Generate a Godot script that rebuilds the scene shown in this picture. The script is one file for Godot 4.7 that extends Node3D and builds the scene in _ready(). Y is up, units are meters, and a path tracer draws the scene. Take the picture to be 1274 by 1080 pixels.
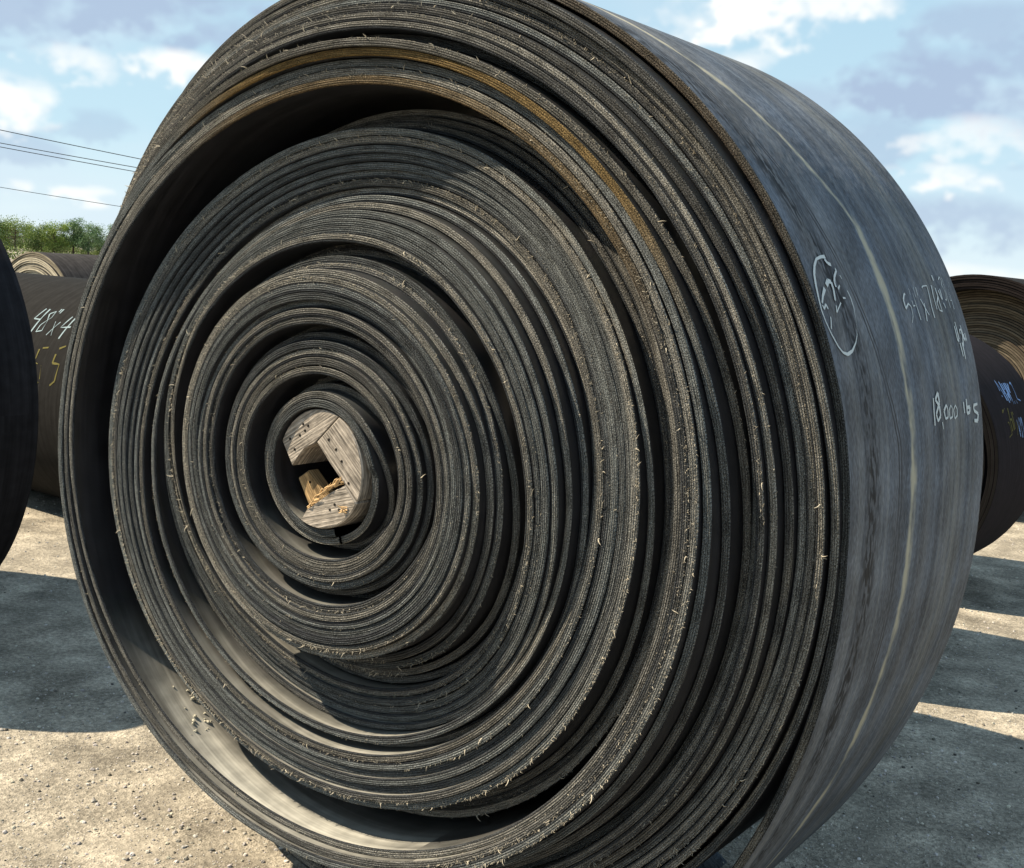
extends Node3D
# A yard of used conveyor belt rolls; the largest one stands in the foreground, its wraps slid sideways like a telescope.

const YAW := 0.6361                                   # the roll's axis, turned to the right of the view
const BASE := Vector3(-0.3938, 0.0, -2.8642)          # where the big roll stands
const AX := Vector3(0.59407, 0.0, -0.80441)           # along its axis, away from the camera
const SD := Vector3(0.80441, 0.0, 0.59407)            # across it, to the right
const WRAPS := 52
const T0 := 0.0189                                    # belt thickness
const FREE_ANGLE := -70.0                             # where each turn begins (degrees round the face)

var rng := RandomNumberGenerator.new()
var na := FastNoiseLite.new()
var nb := FastNoiseLite.new()
var nc := FastNoiseLite.new()
var names := {}
var coef := []                                        # per wrap: mean, cos, sin, cos2 of the front edge's depth
var tone := []
var length_to := [0.0]                                # belt length wound before each turn
var smooth_of := []                                   # 1 where the cut is clean and grey, 0 where it is frayed
var strip_of := []                                    # how much of each cut edge is smooth rubber
var m := {}

func numbered(called: String) -> String:
	var k: int = names.get(called, 0)
	names[called] = k + 1
	return called if k == 0 else "%s_%03d" % [called, k]

func tag(o: Node, label: String, category := "", group := "", kind := ""):
	if label: o.set_meta("label", label)
	if category: o.set_meta("category", category)
	if group: o.set_meta("group", group)
	if kind: o.set_meta("kind", kind)
	return o

func thing(called: String, label: String, category: String, at := Vector3.ZERO, turn := 0.0, group := "") -> Node3D:
	var o := Node3D.new()
	o.name = numbered(called)
	add_child(o)
	o.position = at
	o.rotation.y = turn
	tag(o, label, category, group)
	return o

func put(called: String, mesh: Mesh, material: Material, parent: Node = self) -> MeshInstance3D:
	var o := MeshInstance3D.new()
	o.name = numbered(called) if parent == self else called
	o.mesh = mesh
	if material: o.material_override = material
	parent.add_child(o, true)
	return o

# ---------------------------------------------------------------- meshes
class Grid:
	var v := PackedVector3Array()
	var n := PackedVector3Array()
	var uv := PackedVector2Array()
	var c := PackedColorArray()
	var ix := PackedInt32Array()
	func strip(rows: int, cols: int, first: int, flip := false):
		for i in rows - 1:
			for j in cols - 1:
				var a := first + i * cols + j
				var b := a + cols
				if flip:
					ix.append(a); ix.append(a + 1); ix.append(b); ix.append(b); ix.append(a + 1); ix.append(b + 1)
				else:
					ix.append(a); ix.append(b); ix.append(a + 1); ix.append(b); ix.append(b + 1); ix.append(a + 1)
	func smooth(rows: int, cols: int, first: int, sign_: float):
		for i in rows:
			var i0 := maxi(i - 1, 0)
			var i1 := mini(i + 1, rows - 1)
			for j in cols:
				var j0 := maxi(j - 1, 0)
				var j1 := mini(j + 1, cols - 1)
				var di := v[first + i1 * cols + j] - v[first + i0 * cols + j]
				var dj := v[first + i * cols + j1] - v[first + i * cols + j0]
				n[first + i * cols + j] = (di.cross(dj) * sign_).normalized()
	func mesh() -> ArrayMesh:
		var a := []
		a.resize(Mesh.ARRAY_MAX)
		a[Mesh.ARRAY_VERTEX] = v
		a[Mesh.ARRAY_NORMAL] = n
		a[Mesh.ARRAY_TEX_UV] = uv
		if c.size() == v.size(): a[Mesh.ARRAY_COLOR] = c
		a[Mesh.ARRAY_INDEX] = ix
		var am := ArrayMesh.new()
		am.add_surface_from_arrays(Mesh.PRIMITIVE_TRIANGLES, a)
		return am

func prism(points: PackedVector2Array, z0: float, z1: float, grain := 0.0, bevel := 0.003) -> ArrayMesh:
	# a flat-faced block with bevelled rim: outline in x, y; from z0 (back) to z1 (front)
	var st := SurfaceTool.new()
	st.begin(Mesh.PRIMITIVE_TRIANGLES)
	st.set_smooth_group(-1)
	var p := points
	if not Geometry2D.is_polygon_clockwise(p): p.reverse()
	var inner := PackedVector2Array()
	var mid := Vector2.ZERO
	for q in p: mid += q / p.size()
	for q in p: inner.append(q + (mid - q).normalized() * bevel)
	var tri := Geometry2D.triangulate_polygon(inner)
	for k in range(0, tri.size(), 3):
		var f := [inner[tri[k]], inner[tri[k + 1]], inner[tri[k + 2]]]
		if (f[1] - f[0]).cross(f[2] - f[0]) > 0.0: f.reverse()
		for q: Vector2 in f:
			st.set_uv(q.rotated(-grain) * 4.0); st.add_vertex(Vector3(q.x, q.y, z1))
		f.reverse()
		for q: Vector2 in f:
			st.set_uv(q * 4.0); st.add_vertex(Vector3(q.x, q.y, z0))
	for i in p.size():
		var a := p[i]
		var b := p[(i + 1) % p.size()]
		var a2 := inner[i]
		var b2 := inner[(i + 1) % p.size()]
		for quad in [[Vector3(a.x, a.y, z0), Vector3(b.x, b.y, z0), Vector3(b.x, b.y, z1 - bevel), Vector3(a.x, a.y, z1 - bevel)], [Vector3(a.x, a.y, z1 - bevel), Vector3(b.x, b.y, z1 - bevel), Vector3(b2.x, b2.y, z1), Vector3(a2.x, a2.y, z1)]]:
			for k in [0, 2, 1, 0, 3, 2]:
				var q: Vector3 = quad[k]
				st.set_uv(Vector2(q.x + q.y, q.z) * 4.0)
				st.add_vertex(q)
	st.generate_normals()
	return st.commit()

func box(st: SurfaceTool, lo: Vector3, hi: Vector3):
	var c := func(i: int) -> Vector3: return Vector3(hi.x if i & 1 else lo.x, hi.y if i & 2 else lo.y, hi.z if i & 4 else lo.z)
	for f in [[4, 6, 7, 5], [1, 3, 2, 0], [5, 7, 3, 1], [0, 2, 6, 4], [6, 2, 3, 7], [0, 4, 5, 1]]:
		for k in [0, 1, 2, 0, 2, 3]: st.add_vertex(c.call(f[k]))

func tube(st: SurfaceTool, path: PackedVector3Array, radii: PackedFloat32Array, sides := 6):
	for i in path.size() - 1:
		var d := (path[i + 1] - path[i]).normalized()
		var u := d.cross(Vector3.UP if absf(d.y) < 0.9 else Vector3.RIGHT).normalized()
		var w := d.cross(u)
		for k in sides:
			var a := TAU * k / sides
			var b := TAU * (k + 1) / sides
			var na_ := u * cos(a) + w * sin(a)
			var nb_ := u * cos(b) + w * sin(b)
			var q := [path[i] + na_ * radii[i], path[i] + nb_ * radii[i], path[i + 1] + nb_ * radii[i + 1], path[i + 1] + na_ * radii[i + 1]]
			var nn := [na_, nb_, nb_, na_]
			for j in [0, 2, 1, 0, 3, 2]:
				st.set_normal(nn[j]); st.add_vertex(q[j])

# ---------------------------------------------------------------- textures and materials
func tex(im: Image) -> ImageTexture:
	im.generate_mipmaps()
	return ImageTexture.create_from_image(im)

func noise_image(w: int, h: int, freq: float, octaves: int, seed_: int, kind := FastNoiseLite.TYPE_SIMPLEX_SMOOTH) -> Image:
	var n := FastNoiseLite.new()
	n.noise_type = kind
	n.seed = seed_
	n.frequency = freq
	n.fractal_octaves = octaves
	return n.get_seamless_image(w, h)

func stretched(w: int, h: int, sx: int, sy: int, freq: float, oct_: int, seed_: int) -> Image:
	# noise drawn out along one side: made small, then resized
	var im := noise_image(maxi(w / sx, 8), maxi(h / sy, 8), freq, oct_, seed_)
	im.resize(w, h, Image.INTERPOLATE_CUBIC)
	return im

func blended(w: int, h: int, layers: Array, lo: float, hi: float, tint := Color.WHITE) -> Image:
	# layers: [Image of L8, weight]; result lo..hi times tint (sRGB values)
	var data := []
	for l in layers:
		var im: Image = l[0]
		im.convert(Image.FORMAT_L8)
		data.append(im.get_data())
	var out := PackedByteArray()
	out.resize(w * h * 3)
	for k in w * h:
		var s := 0.0
		for i in data.size(): s += (data[i][k] / 255.0 - 0.5) * layers[i][1]
		var g := clampf(lerpf(lo, hi, clampf(0.5 + s, 0.0, 1.0)), 0.0, 1.0) * 255.0
		out[k * 3] = int(g * tint.r); out[k * 3 + 1] = int(g * tint.g); out[k * 3 + 2] = int(g * tint.b)
	return Image.create_from_data(w, h, false, Image.FORMAT_RGB8, out)

func std(rough: float, albedo := Color.WHITE, spec := 0.5) -> StandardMaterial3D:
	var s := StandardMaterial3D.new()
	s.albedo_color = albedo
	s.roughness = rough
	s.metallic_specular = spec
	return s

func lin(r: float, g: float, b: float) -> Color:
	return Color(r, g, b).linear_to_srgb()

func make_materials():
	# cut edge of the belt: short threads across, ply lines along
	var w := 512
	var h := 64
	var e := blended(w, h, [[stretched(w, h, 1, 3, 0.16, 3, 3), 0.6], [noise_image(w, h, 0.21, 3, 4), 1.5], [stretched(w, h, 10, 1, 0.12, 2, 5), 0.6]], 0.34, 1.0)
	m.edge = std(0.95, Color.WHITE, 0.25)
	m.edge.albedo_texture = tex(e)
	m.edge.vertex_color_use_as_albedo = true
	m.edge.heightmap_enabled = true
	m.edge.heightmap_scale = 0.3
	m.edge.heightmap_texture = m.edge.albedo_texture
	# rubber face: faint streaks along the belt (v), scuffs
	var r := blended(256, 1024, [[stretched(256, 1024, 1, 24, 0.06, 3, 8), 0.8], [noise_image(256, 1024, 0.03, 4, 9), 0.5], [stretched(256, 1024, 1, 48, 0.3, 1, 10), 0.35]], 0.62, 1.0)
	m.rubber = std(0.42, Color.WHITE, 0.7)
	m.rubber.albedo_texture = tex(r)
	m.rubber.vertex_color_use_as_albedo = true
	m.rubber.roughness_texture = tex(blended(256, 512, [[noise_image(256, 512, 0.04, 4, 12), 0.8], [stretched(256, 512, 1, 16, 0.1, 2, 13), 0.5]], 0.75, 1.0))
	m.rubber.heightmap_enabled = true
	m.rubber.heightmap_scale = 0.06
	m.rubber.heightmap_texture = m.rubber.albedo_texture
	m.cover = std(0.74, Color.WHITE, 0.36)
	m.cover.albedo_texture = tex(cover_print())
	m.cover.heightmap_enabled = true
	m.cover.heightmap_scale = 0.35
	m.cover.heightmap_texture = tex(blended(1024, 1024, [[stretched(1024, 1024, 1, 8, 0.05, 3, 21), 0.2], [stretched(1024, 1024, 4, 1, 0.2, 2, 22), 0.5], [stretched(1024, 1024, 6, 1, 0.03, 4, 23), 0.6]], 0.0, 1.0))
	m.plain_rubber = std(0.55, lin(0.028, 0.029, 0.031), 0.5)
	m.plain_rubber.albedo_texture = m.rubber.albedo_texture
	m.grey_rubber = std(0.7, lin(0.075, 0.073, 0.07), 0.5)
	m.grey_rubber.albedo_texture = m.rubber.albedo_texture
	m.dull_rubber = m.rubber.duplicate()
	m.dull_rubber.roughness = 0.9
	m.dull_rubber.roughness_texture = null
	m.dull_rubber.metallic_specular = 0.22
	m.thread = std(0.95, lin(0.42, 0.385, 0.31), 0.2)
	m.chalk = std(0.95, lin(0.5, 0.55, 0.56), 0.2)
	m.chalk_blue = std(0.95, lin(0.22, 0.33, 0.55), 0.2)
	m.chalk_yellow = std(0.95, lin(0.11, 0.10, 0.035), 0.2)
	m.chalk_pale = std(0.95, lin(0.22, 0.29, 0.32), 0.2)
	# weathered wood, grain along x of the texture
	var g := blended(512, 512, [[stretched(512, 512, 32, 1, 0.06, 4, 31), 1.0], [noise_image(512, 512, 0.01, 3, 32), 0.4], [stretched(512, 512, 16, 1, 0.4, 1, 33), 0.5]], 0.45, 1.0)
	m.wood_grey = std(0.9, lin(0.47, 0.42, 0.36), 0.3)
	m.wood_grey.albedo_texture = tex(g)
	m.wood_grey.heightmap_enabled = true
	m.wood_grey.heightmap_scale = 0.25
	m.wood_grey.heightmap_texture = m.wood_grey.albedo_texture
	m.wood_fresh = m.wood_grey.duplicate()
	m.wood_fresh.albedo_color = lin(0.5, 0.34, 0.17)
	m.splinter = std(0.9, lin(0.52, 0.36, 0.19), 0.3)
	m.dark_hole = std(0.6, lin(0.02, 0.018, 0.016), 0.3)
	# ground: packed limestone screenings
	var gr := blended(1024, 1024, [[noise_image(1024, 1024, 0.006, 4, 41), 0.55], [noise_image(1024, 1024, 0.09, 3, 42), 0.7], [noise_image(1024, 1024, 0.3, 2, 43), 0.8], [noise_image(1024, 1024, 0.05, 2, 44, FastNoiseLite.TYPE_CELLULAR), 0.35]], 0.56, 1.0, Color(1.0, 0.98, 0.935))
	m.ground = std(0.95, lin(0.62, 0.61, 0.60), 0.25)
	m.ground.albedo_texture = tex(gr)
	m.ground.uv1_triplanar = true
	m.ground.uv1_world_triplanar = true
	m.ground.uv1_scale = Vector3(0.45, 0.45, 0.45)
	m.ground.heightmap_enabled = true
	m.ground.heightmap_scale = 1.1
	m.ground.heightmap_texture = m.ground.albedo_texture
	m.ground.detail_enabled = true
	m.ground.detail_blend_mode = BaseMaterial3D.BLEND_MODE_MUL
	m.ground.detail_albedo = tex(blended(512, 512, [[noise_image(512, 512, 0.012, 6, 46), 1.5]], 0.74, 1.0, Color(1, 0.985, 0.95)))
	m.ground.detail_uv_layer = BaseMaterial3D.DETAIL_UV_1
	m.stone = std(0.95, Color.WHITE, 0.25)
	m.stone.vertex_color_use_as_albedo = true
	m.dirt = std(0.98, lin(0.42, 0.40, 0.32), 0.2)
	m.leaf = std(0.7, Color.WHITE, 0.4)
	m.leaf.vertex_color_use_as_albedo = true
	m.leaf.backlight_enabled = true
	m.leaf.backlight = Color(0.5, 0.55, 0.3)
	m.leaf.cull_mode = BaseMaterial3D.CULL_DISABLED
	m.bark = std(0.95, lin(0.12, 0.09, 0.065), 0.2)
	m.wire = std(0.6, lin(0.03, 0.03, 0.035), 0.4)
	m.paint_pale = std(0.8, lin(0.55, 0.5, 0.44), 0.4)
	m.paint_rust = std(0.8, lin(0.33, 0.16, 0.11), 0.4)

func cover_print() -> Image:
	# the outside of the outermost turn: x = along the axis (1.2 m), y = once round (0 at the free end, anticlockwise)
	var w := 1024
	var h := 2048
	var layers := []
	for im: Image in [stretched(w, h, 1, 48, 0.03, 3, 51), stretched(w, h, 3, 1, 0.016, 5, 52), noise_image(w, h, 0.2, 2, 53), stretched(w, h, 2, 48, 0.012, 2, 54), stretched(w, h, 1, 1, 0.07, 3, 55)]:
		im.convert(Image.FORMAT_L8)
		layers.append(im.get_data())
	var out := PackedByteArray()
	out.resize(w * h * 3)
	for y in h:
		var deg := FREE_ANGLE + 360.0 * (1.0 - float(y) / h) - 0.0
		if deg > 200.0: deg -= 360.0
		var wob := nb.get_noise_1d(y * 0.9) * 0.012 + nb.get_noise_1d(y * 6.0 + 900.0) * 0.004
		var bz := 0.53 + wob - maxf(deg - 33.0, 0.0) * 0.010
		var bw := 0.017 + nb.get_noise_1d(y * 3.0 + 300.0) * 0.007
		var lz := 0.44 - maxf(deg - 9.0, 0.0) * 0.0062 + wob * 0.4
		var mz := 0.285 + wob - maxf(deg - 18.0, 0.0) * 0.0045
		for x in w:
			var k := y * w + x
			var z := 1.2 * x / w
			var a: float = layers[0][k] / 255.0 - 0.5
			var b: float = layers[1][k] / 255.0 - 0.5
			var c: float = layers[2][k] / 255.0 - 0.5
			var d: float = layers[3][k] / 255.0 - 0.5
			var f: float = layers[4][k] / 255.0 - 0.5
			var v := 0.33 + a * 0.11 + b * 0.17 + c * 0.20
			var col := Color(v * (0.93 + d * 0.09), v * 1.0, v * (1.10 - d * 0.11))
			var beige := clampf(1.25 - absf(z - bz) / bw + b * 1.6 + a * 0.8, 0.0, 1.0)
			col = col.lerp(Color(0.66, 0.64, 0.56), beige * 0.9)
			var soft := clampf(1.0 - absf(z - 0.86 - wob * 2.0) / 0.10, 0.0, 1.0) * 0.32 + clampf(1.0 - absf(z - 0.985 + wob) / 0.035, 0.0, 1.0) * 0.25
			col = col.lerp(Color(0.47, 0.455, 0.40), clampf(soft + a * 0.5, 0.0, 0.6))
			var pits := clampf((f + b * 0.6 + c * 0.3) * 9.0, 0.0, 1.0) * clampf(1.2 - absf(z - mz) / 0.045, 0.0, 1.0)
			col = col.lerp(Color(0.07, 0.075, 0.09), pits * 0.9)
			for q: float in [0.0, 0.015]:
				var line := clampf(1.3 - absf(z - lz - q) / 0.0032, 0.0, 1.0)
				col = col.lerp(Color(0.13, 0.13, 0.14), line * clampf(0.65 + b * 2.0, 0.0, 1.0))
			out[k * 3] = int(clampf(col.r, 0, 1) * 255.0)
			out[k * 3 + 1] = int(clampf(col.g, 0, 1) * 255.0)
			out[k * 3 + 2] = int(clampf(col.b, 0, 1) * 255.0)
	return Image.create_from_data(w, h, false, Image.FORMAT_RGB8, out)

# ---------------------------------------------------------------- sky
func make_sky() -> Sky:
	var w := 3072
	var h := 1536
	var im := Image.create(w, h, false, Image.FORMAT_RGBF)
	im.fill(Color(0.34, 0.32, 0.29))
	# white puffs: azimuth, elevation, half width, half height (degrees), strength
	var puffs := [
		[-20.4, 7.5, 1.9, 0.9, 0.8], [-16.6, 8.0, 2.0, 0.75, 1.0], [-23.6, 5.9, 2.2, 1.3, 0.95], [-22.8, 2.1, 0.8, 0.35, 0.7], [-20.2, 2.0, 1.1, 0.5, 0.8],
		[9.6, 12.0, 3.4, 1.7, 1.2], [9.4, 9.6, 1.5, 0.8, 0.75], [14.3, 12.4, 1.6, 1.0, 0.9], [18.6, 5.1, 2.6, 0.7, 0.95], [20.3, 6.9, 2.8, 1.0, 0.6], [19.0, 0.9, 4.0, 0.6, 0.6], [7.0, 11.5, 2.4, 1.5, 0.5]]
	# grey-blue banks
	var banks := [[-17.5, 10.6, 6.5, 2.0, 0.9], [-23.0, 10.0, 4.0, 1.6, 0.8], [-22.8, 3.9, 2.0, 0.8, 0.55], [17.8, 9.0, 4.2, 1.7, 1.0], [19.5, 3.2, 4.0, 1.3, 0.7], [-13.0, 6.0, 2.5, 1.8, 0.4], [24.0, 9.5, 5.0, 3.0, 0.8], [15.0, 6.6, 3.6, 1.5, 0.6], [20.0, 11.6, 4.0, 1.0, 0.7], [12.5, 8.3, 2.2, 0.8, 0.5], [-14.5, 9.6, 3.0, 0.9, 0.7], [-20.0, 5.2, 2.4, 0.6, 0.45]]
	var fn := FastNoiseLite.new()
	fn.seed = 77
	fn.fractal_octaves = 5
	fn.frequency = 1.0
	var step := 4
	for pass_ in 2:
		var s := step if pass_ == 0 else 1
		var x0 := 0 if pass_ == 0 else int(w * (0.5 - 36.0 / 360.0))
		var x1 := w if pass_ == 0 else int(w * (0.5 + 36.0 / 360.0))
		var y0 := 0 if pass_ == 0 else int(h * (0.5 - 22.0 / 180.0))
		for y in range(y0, h / 2, s):
			var el := 90.0 - 180.0 * (y + 0.5) / h
			for xx in range(x0, x1, s):
				var az := 360.0 * ((xx + 0.5) / w - 0.5)
				var x := posmod(xx + w / 2, w)
				var ce := cos(deg_to_rad(el))
				var dir := Vector3(sin(deg_to_rad(az)) * ce, sin(deg_to_rad(el)), -cos(deg_to_rad(az)) * ce)
				# cloud deck seen in perspective
				var k := 1.0 / (dir.y + 0.16)
				var n1 := fn.get_noise_3d(dir.x * k * 1.1, dir.z * k * 1.1, 3.0)
				var n2 := fn.get_noise_3d(dir.x * k * 2.4, dir.z * k * 2.4, 40.0)
				var n3 := fn.get_noise_3d(dir.x * 17.0, dir.y * 30.0, dir.z * 17.0) * 0.8 + fn.get_noise_3d(dir.x * 60.0, dir.y * 85.0, dir.z * 60.0) * 0.5
				var t := clampf(dir.y / 0.5, 0.0, 1.0)
				var c := Color(0.60, 0.80, 0.875).lerp(Color(0.26, 0.47, 0.68), pow(t, 0.85))
				c = c.lerp(Color(0.80, 0.86, 0.87), clampf(1.0 - dir.y / 0.09, 0.0, 1.0) * 0.7)
				var veil := clampf(n1 * 1.3 + 0.35, 0.0, 1.0)
				c = c.lerp(Color(0.62, 0.74, 0.84), veil * 0.55)
				var inside := 1.0 - smoothstep(24.0, 34.0, absf(az)) * 1.0
				inside *= 1.0 - smoothstep(16.0, 22.0, el)
				var bank := clampf(n2 * 2.2 - 0.05, 0.0, 1.0) * 0.75 * (1.0 - inside)
				var white := clampf(fn.get_noise_3d(dir.x * k * 1.9, dir.z * k * 1.9, 91.0) * 2.6 - 0.35, 0.0, 1.0) * (1.0 - inside)
				if inside > 0.0:
					var daz := az + n2 * 1.6 + n3 * 0.8
					var del := el + n3 * 0.55
					for b in banks:
						var q := pow((daz - b[0]) / b[2], 2.0) + pow((del - b[1]) / b[3], 2.0)
						bank = maxf(bank, b[4] * inside * clampf(1.2 - q + n3 * 1.3, 0.0, 1.0))
					for p in puffs:
						var q := pow((daz - p[0]) / p[2], 2.0) + pow((del - p[1]) / p[3], 2.0)
						if q < 3.0:
							white = maxf(white, p[4] * inside * clampf((1.1 - q + n3 * 1.5) * 0.95, 0.0, 1.0))
				c = c.lerp(Color(0.37, 0.465, 0.635), bank * 0.85)
				c = c.lerp(Color(1.0, 0.985, 0.95), clampf(white, 0.0, 1.2) * 0.85)
				if s == 1:
					im.set_pixel(x, y, c)
				else:
					im.fill_rect(Rect2i(x, y, s, s), c)
	var pm := PanoramaSkyMaterial.new()
	pm.panorama = ImageTexture.create_from_image(im)
	var sky := Sky.new()
	sky.sky_material = pm
	return sky

# ---------------------------------------------------------------- the big roll
func setup_wraps():
	# front edge of each turn, in metres behind the rim plane: at the right, left, top and bottom of the face
	var w := [
		[-.092, -.108, -.10, -.09], [-.089, -.106, -.10, -.085], [-.03, -.05, -.065, -.03], [.03, .01, -.01, .03],
		[-.071, -.126, -.10, -.085], [-.07, -.125, -.10, -.09], [-.07, -.134, -.10, -.095], [-.048, -.131, -.10, -.09],
		[-.032, -.105, -.075, -.055], [.01, -.055, -.03, .01],
		[-.076, -.137, -.115, -.095], [-.074, -.14, -.115, -.10], [-.073, -.142, -.10, -.10], [-.073, -.144, -.12, -.095], [-.073, -.141, -.12, -.10], [-.069, -.138, -.115, -.095], [-.055, -.137, -.108, -.09],
		[-.02, -.06, -.045, .0], [-.03, -.07, -.05, .02], [.035, .0, .02, .06], [.05, .01, .03, .07],
		[-.022, -.094, -.05, .04], [-.026, -.085, -.035, .03], [-.022, -.078, -.03, .035], [-.026, -.065, .0, .04], [-.008, -.054, .03, .03],
		[.012, -.075, .065, -.02], [.06, -.03, .09, .03],
		[.03, -.08, .08, -.04], [.026, -.085, .078, -.04], [.03, -.09, .072, -.036], [.024, -.096, .066, -.04], [.029, -.10, .06, -.034], [.016, -.098, .06, -.04], [.006, -.101, .055, -.03],
		[.075, .10, .12, .10], [.085, .14, .15, .13], [.06, .14, .17, .12],
		[-.014, -.16, -.032, -.068], [-.006, -.157, -.022, -.082], [-.008, -.167, -.022, -.092], [.019, -.12, -.044, -.02], [.085, -.06, -.046, .04], [.13, .0, .02, .10],
		[.076, -.02, -.03, .08], [.084, .0, -.022, .09], [.118, .02, -.014, .10], [.14, .03, .004, .12], [.136, .04, .014, .12], [.134, .06, .02, .125],
		[.132, .12, .008, .13], [.160, .13, .055, .15]]
	for k in WRAPS:
		var q: Array = w[k]
		coef.append([(q[0] + q[1] + q[2] + q[3]) / 4.0, (q[0] - q[1]) / 2.0, (q[2] - q[3]) / 2.0, (q[0] + q[1] - q[2] - q[3]) / 4.0])
		length_to.append(length_to[k] + TAU * outer_radius(k))
		tone.append(rng.randf_range(0.5, 1.15))
		strip_of.append(rng.randf_range(0.02, 0.2) if rng.randf() < 0.5 else rng.randf_range(0.2, 0.42))
		smooth_of.append(1.0 if k in [12, 13, 14, 22, 23, 29, 30, 31, 32] or rng.randf() < 0.22 else 0.0)
		coef[k][0] += rng.randf_range(-0.005, 0.005) * (0.4 if smooth_of[k] > 0.5 else 1.0)

func front_of(k: int, th: float) -> float:
	var q: Array = coef[clampi(k, 0, WRAPS - 1)]
	return q[0] + q[1] * cos(th) + q[2] * sin(th) + q[3] * cos(2.0 * th)

func outer_radius(k: int) -> float:
	# turns lie tight in groups, with slack between the groups
	var at := [0, 1, 3, 7, 9, 16, 20, 25, 27, 34, 37, 38, 40, 42, 49, 50, 51]
	var rad := [.1645, .184, .221, .298, .336, .465, .545, .646, .687, .824, .8815, .930, .970, 1.011, 1.152, 1.174, 1.2]
	if k >= WRAPS: return 1.22
	for i in at.size() - 1:
		if k <= at[i + 1]: return lerpf(rad[i], rad[i + 1], float(k - at[i]) / (at[i + 1] - at[i]))
	return 1.2

func spiral(k: int, f: float) -> Array:
	# turn k at fraction f (clockwise from the free angle): [point on its outer face (x across, y up, about the axis), outward normal, angle, depth of the front edge]
	var th := deg_to_rad(FREE_ANGLE - 360.0 * f)
	var mix_ := smoothstep(0.66, 0.95, f)
	var r := lerpf(outer_radius(k), outer_radius(k + 1), mix_)
	var z := lerpf(front_of(k, th), front_of(k + 1, th), mix_)
	if k == WRAPS - 1:
		r = outer_radius(k)
		z = front_of(k, th)
		# the free end: hangs off the roll on the right and runs out flat on the ground
		if f > 0.8:
			var down := (f - 0.8056) * 360.0
			var g := 0.9775
			if f <= g:
				if down > 0.0: r += 0.020 * pow(down / 20.0, 1.0) + 0.026 * pow(down / 34.0, 3.0)
			if f > g:
				var d2 := (g - 0.8056) * 360.0
				var r2 := r + 0.020 * d2 / 20.0 + 0.026 * pow(d2 / 34.0, 3.0)
				var a2 := deg_to_rad(-d2)
				var from := Vector2(cos(a2), sin(a2)) * r2
				var t := (f - g) / 0.05
				var bend := Vector2(from.x - 0.34 * t, lerpf(from.y, -1.199, smoothstep(0.0, 0.35, t)))
				return [bend, Vector2(0.0, -1.0).lerp(Vector2(cos(a2), sin(a2)), 1.0 - smoothstep(0.0, 0.35, t)).normalized(), a2, 0.15]
	# the turns settle a little: tiny differences in roundness
	var slack := nb.get_noise_2d((k + f) * 60.0, 5.0) * 0.0016
	var dy := 0.014 * (1.0 - smoothstep(0.18, 0.30, r)) + 0.021 * smoothstep(0.18, 0.30, r) * (1.0 - smoothstep(0.42, 0.6, r))
	var n := Vector2(cos(th), sin(th))
	return [n * (r + slack) + Vector2(0.0, dy), n, th, z]

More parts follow.
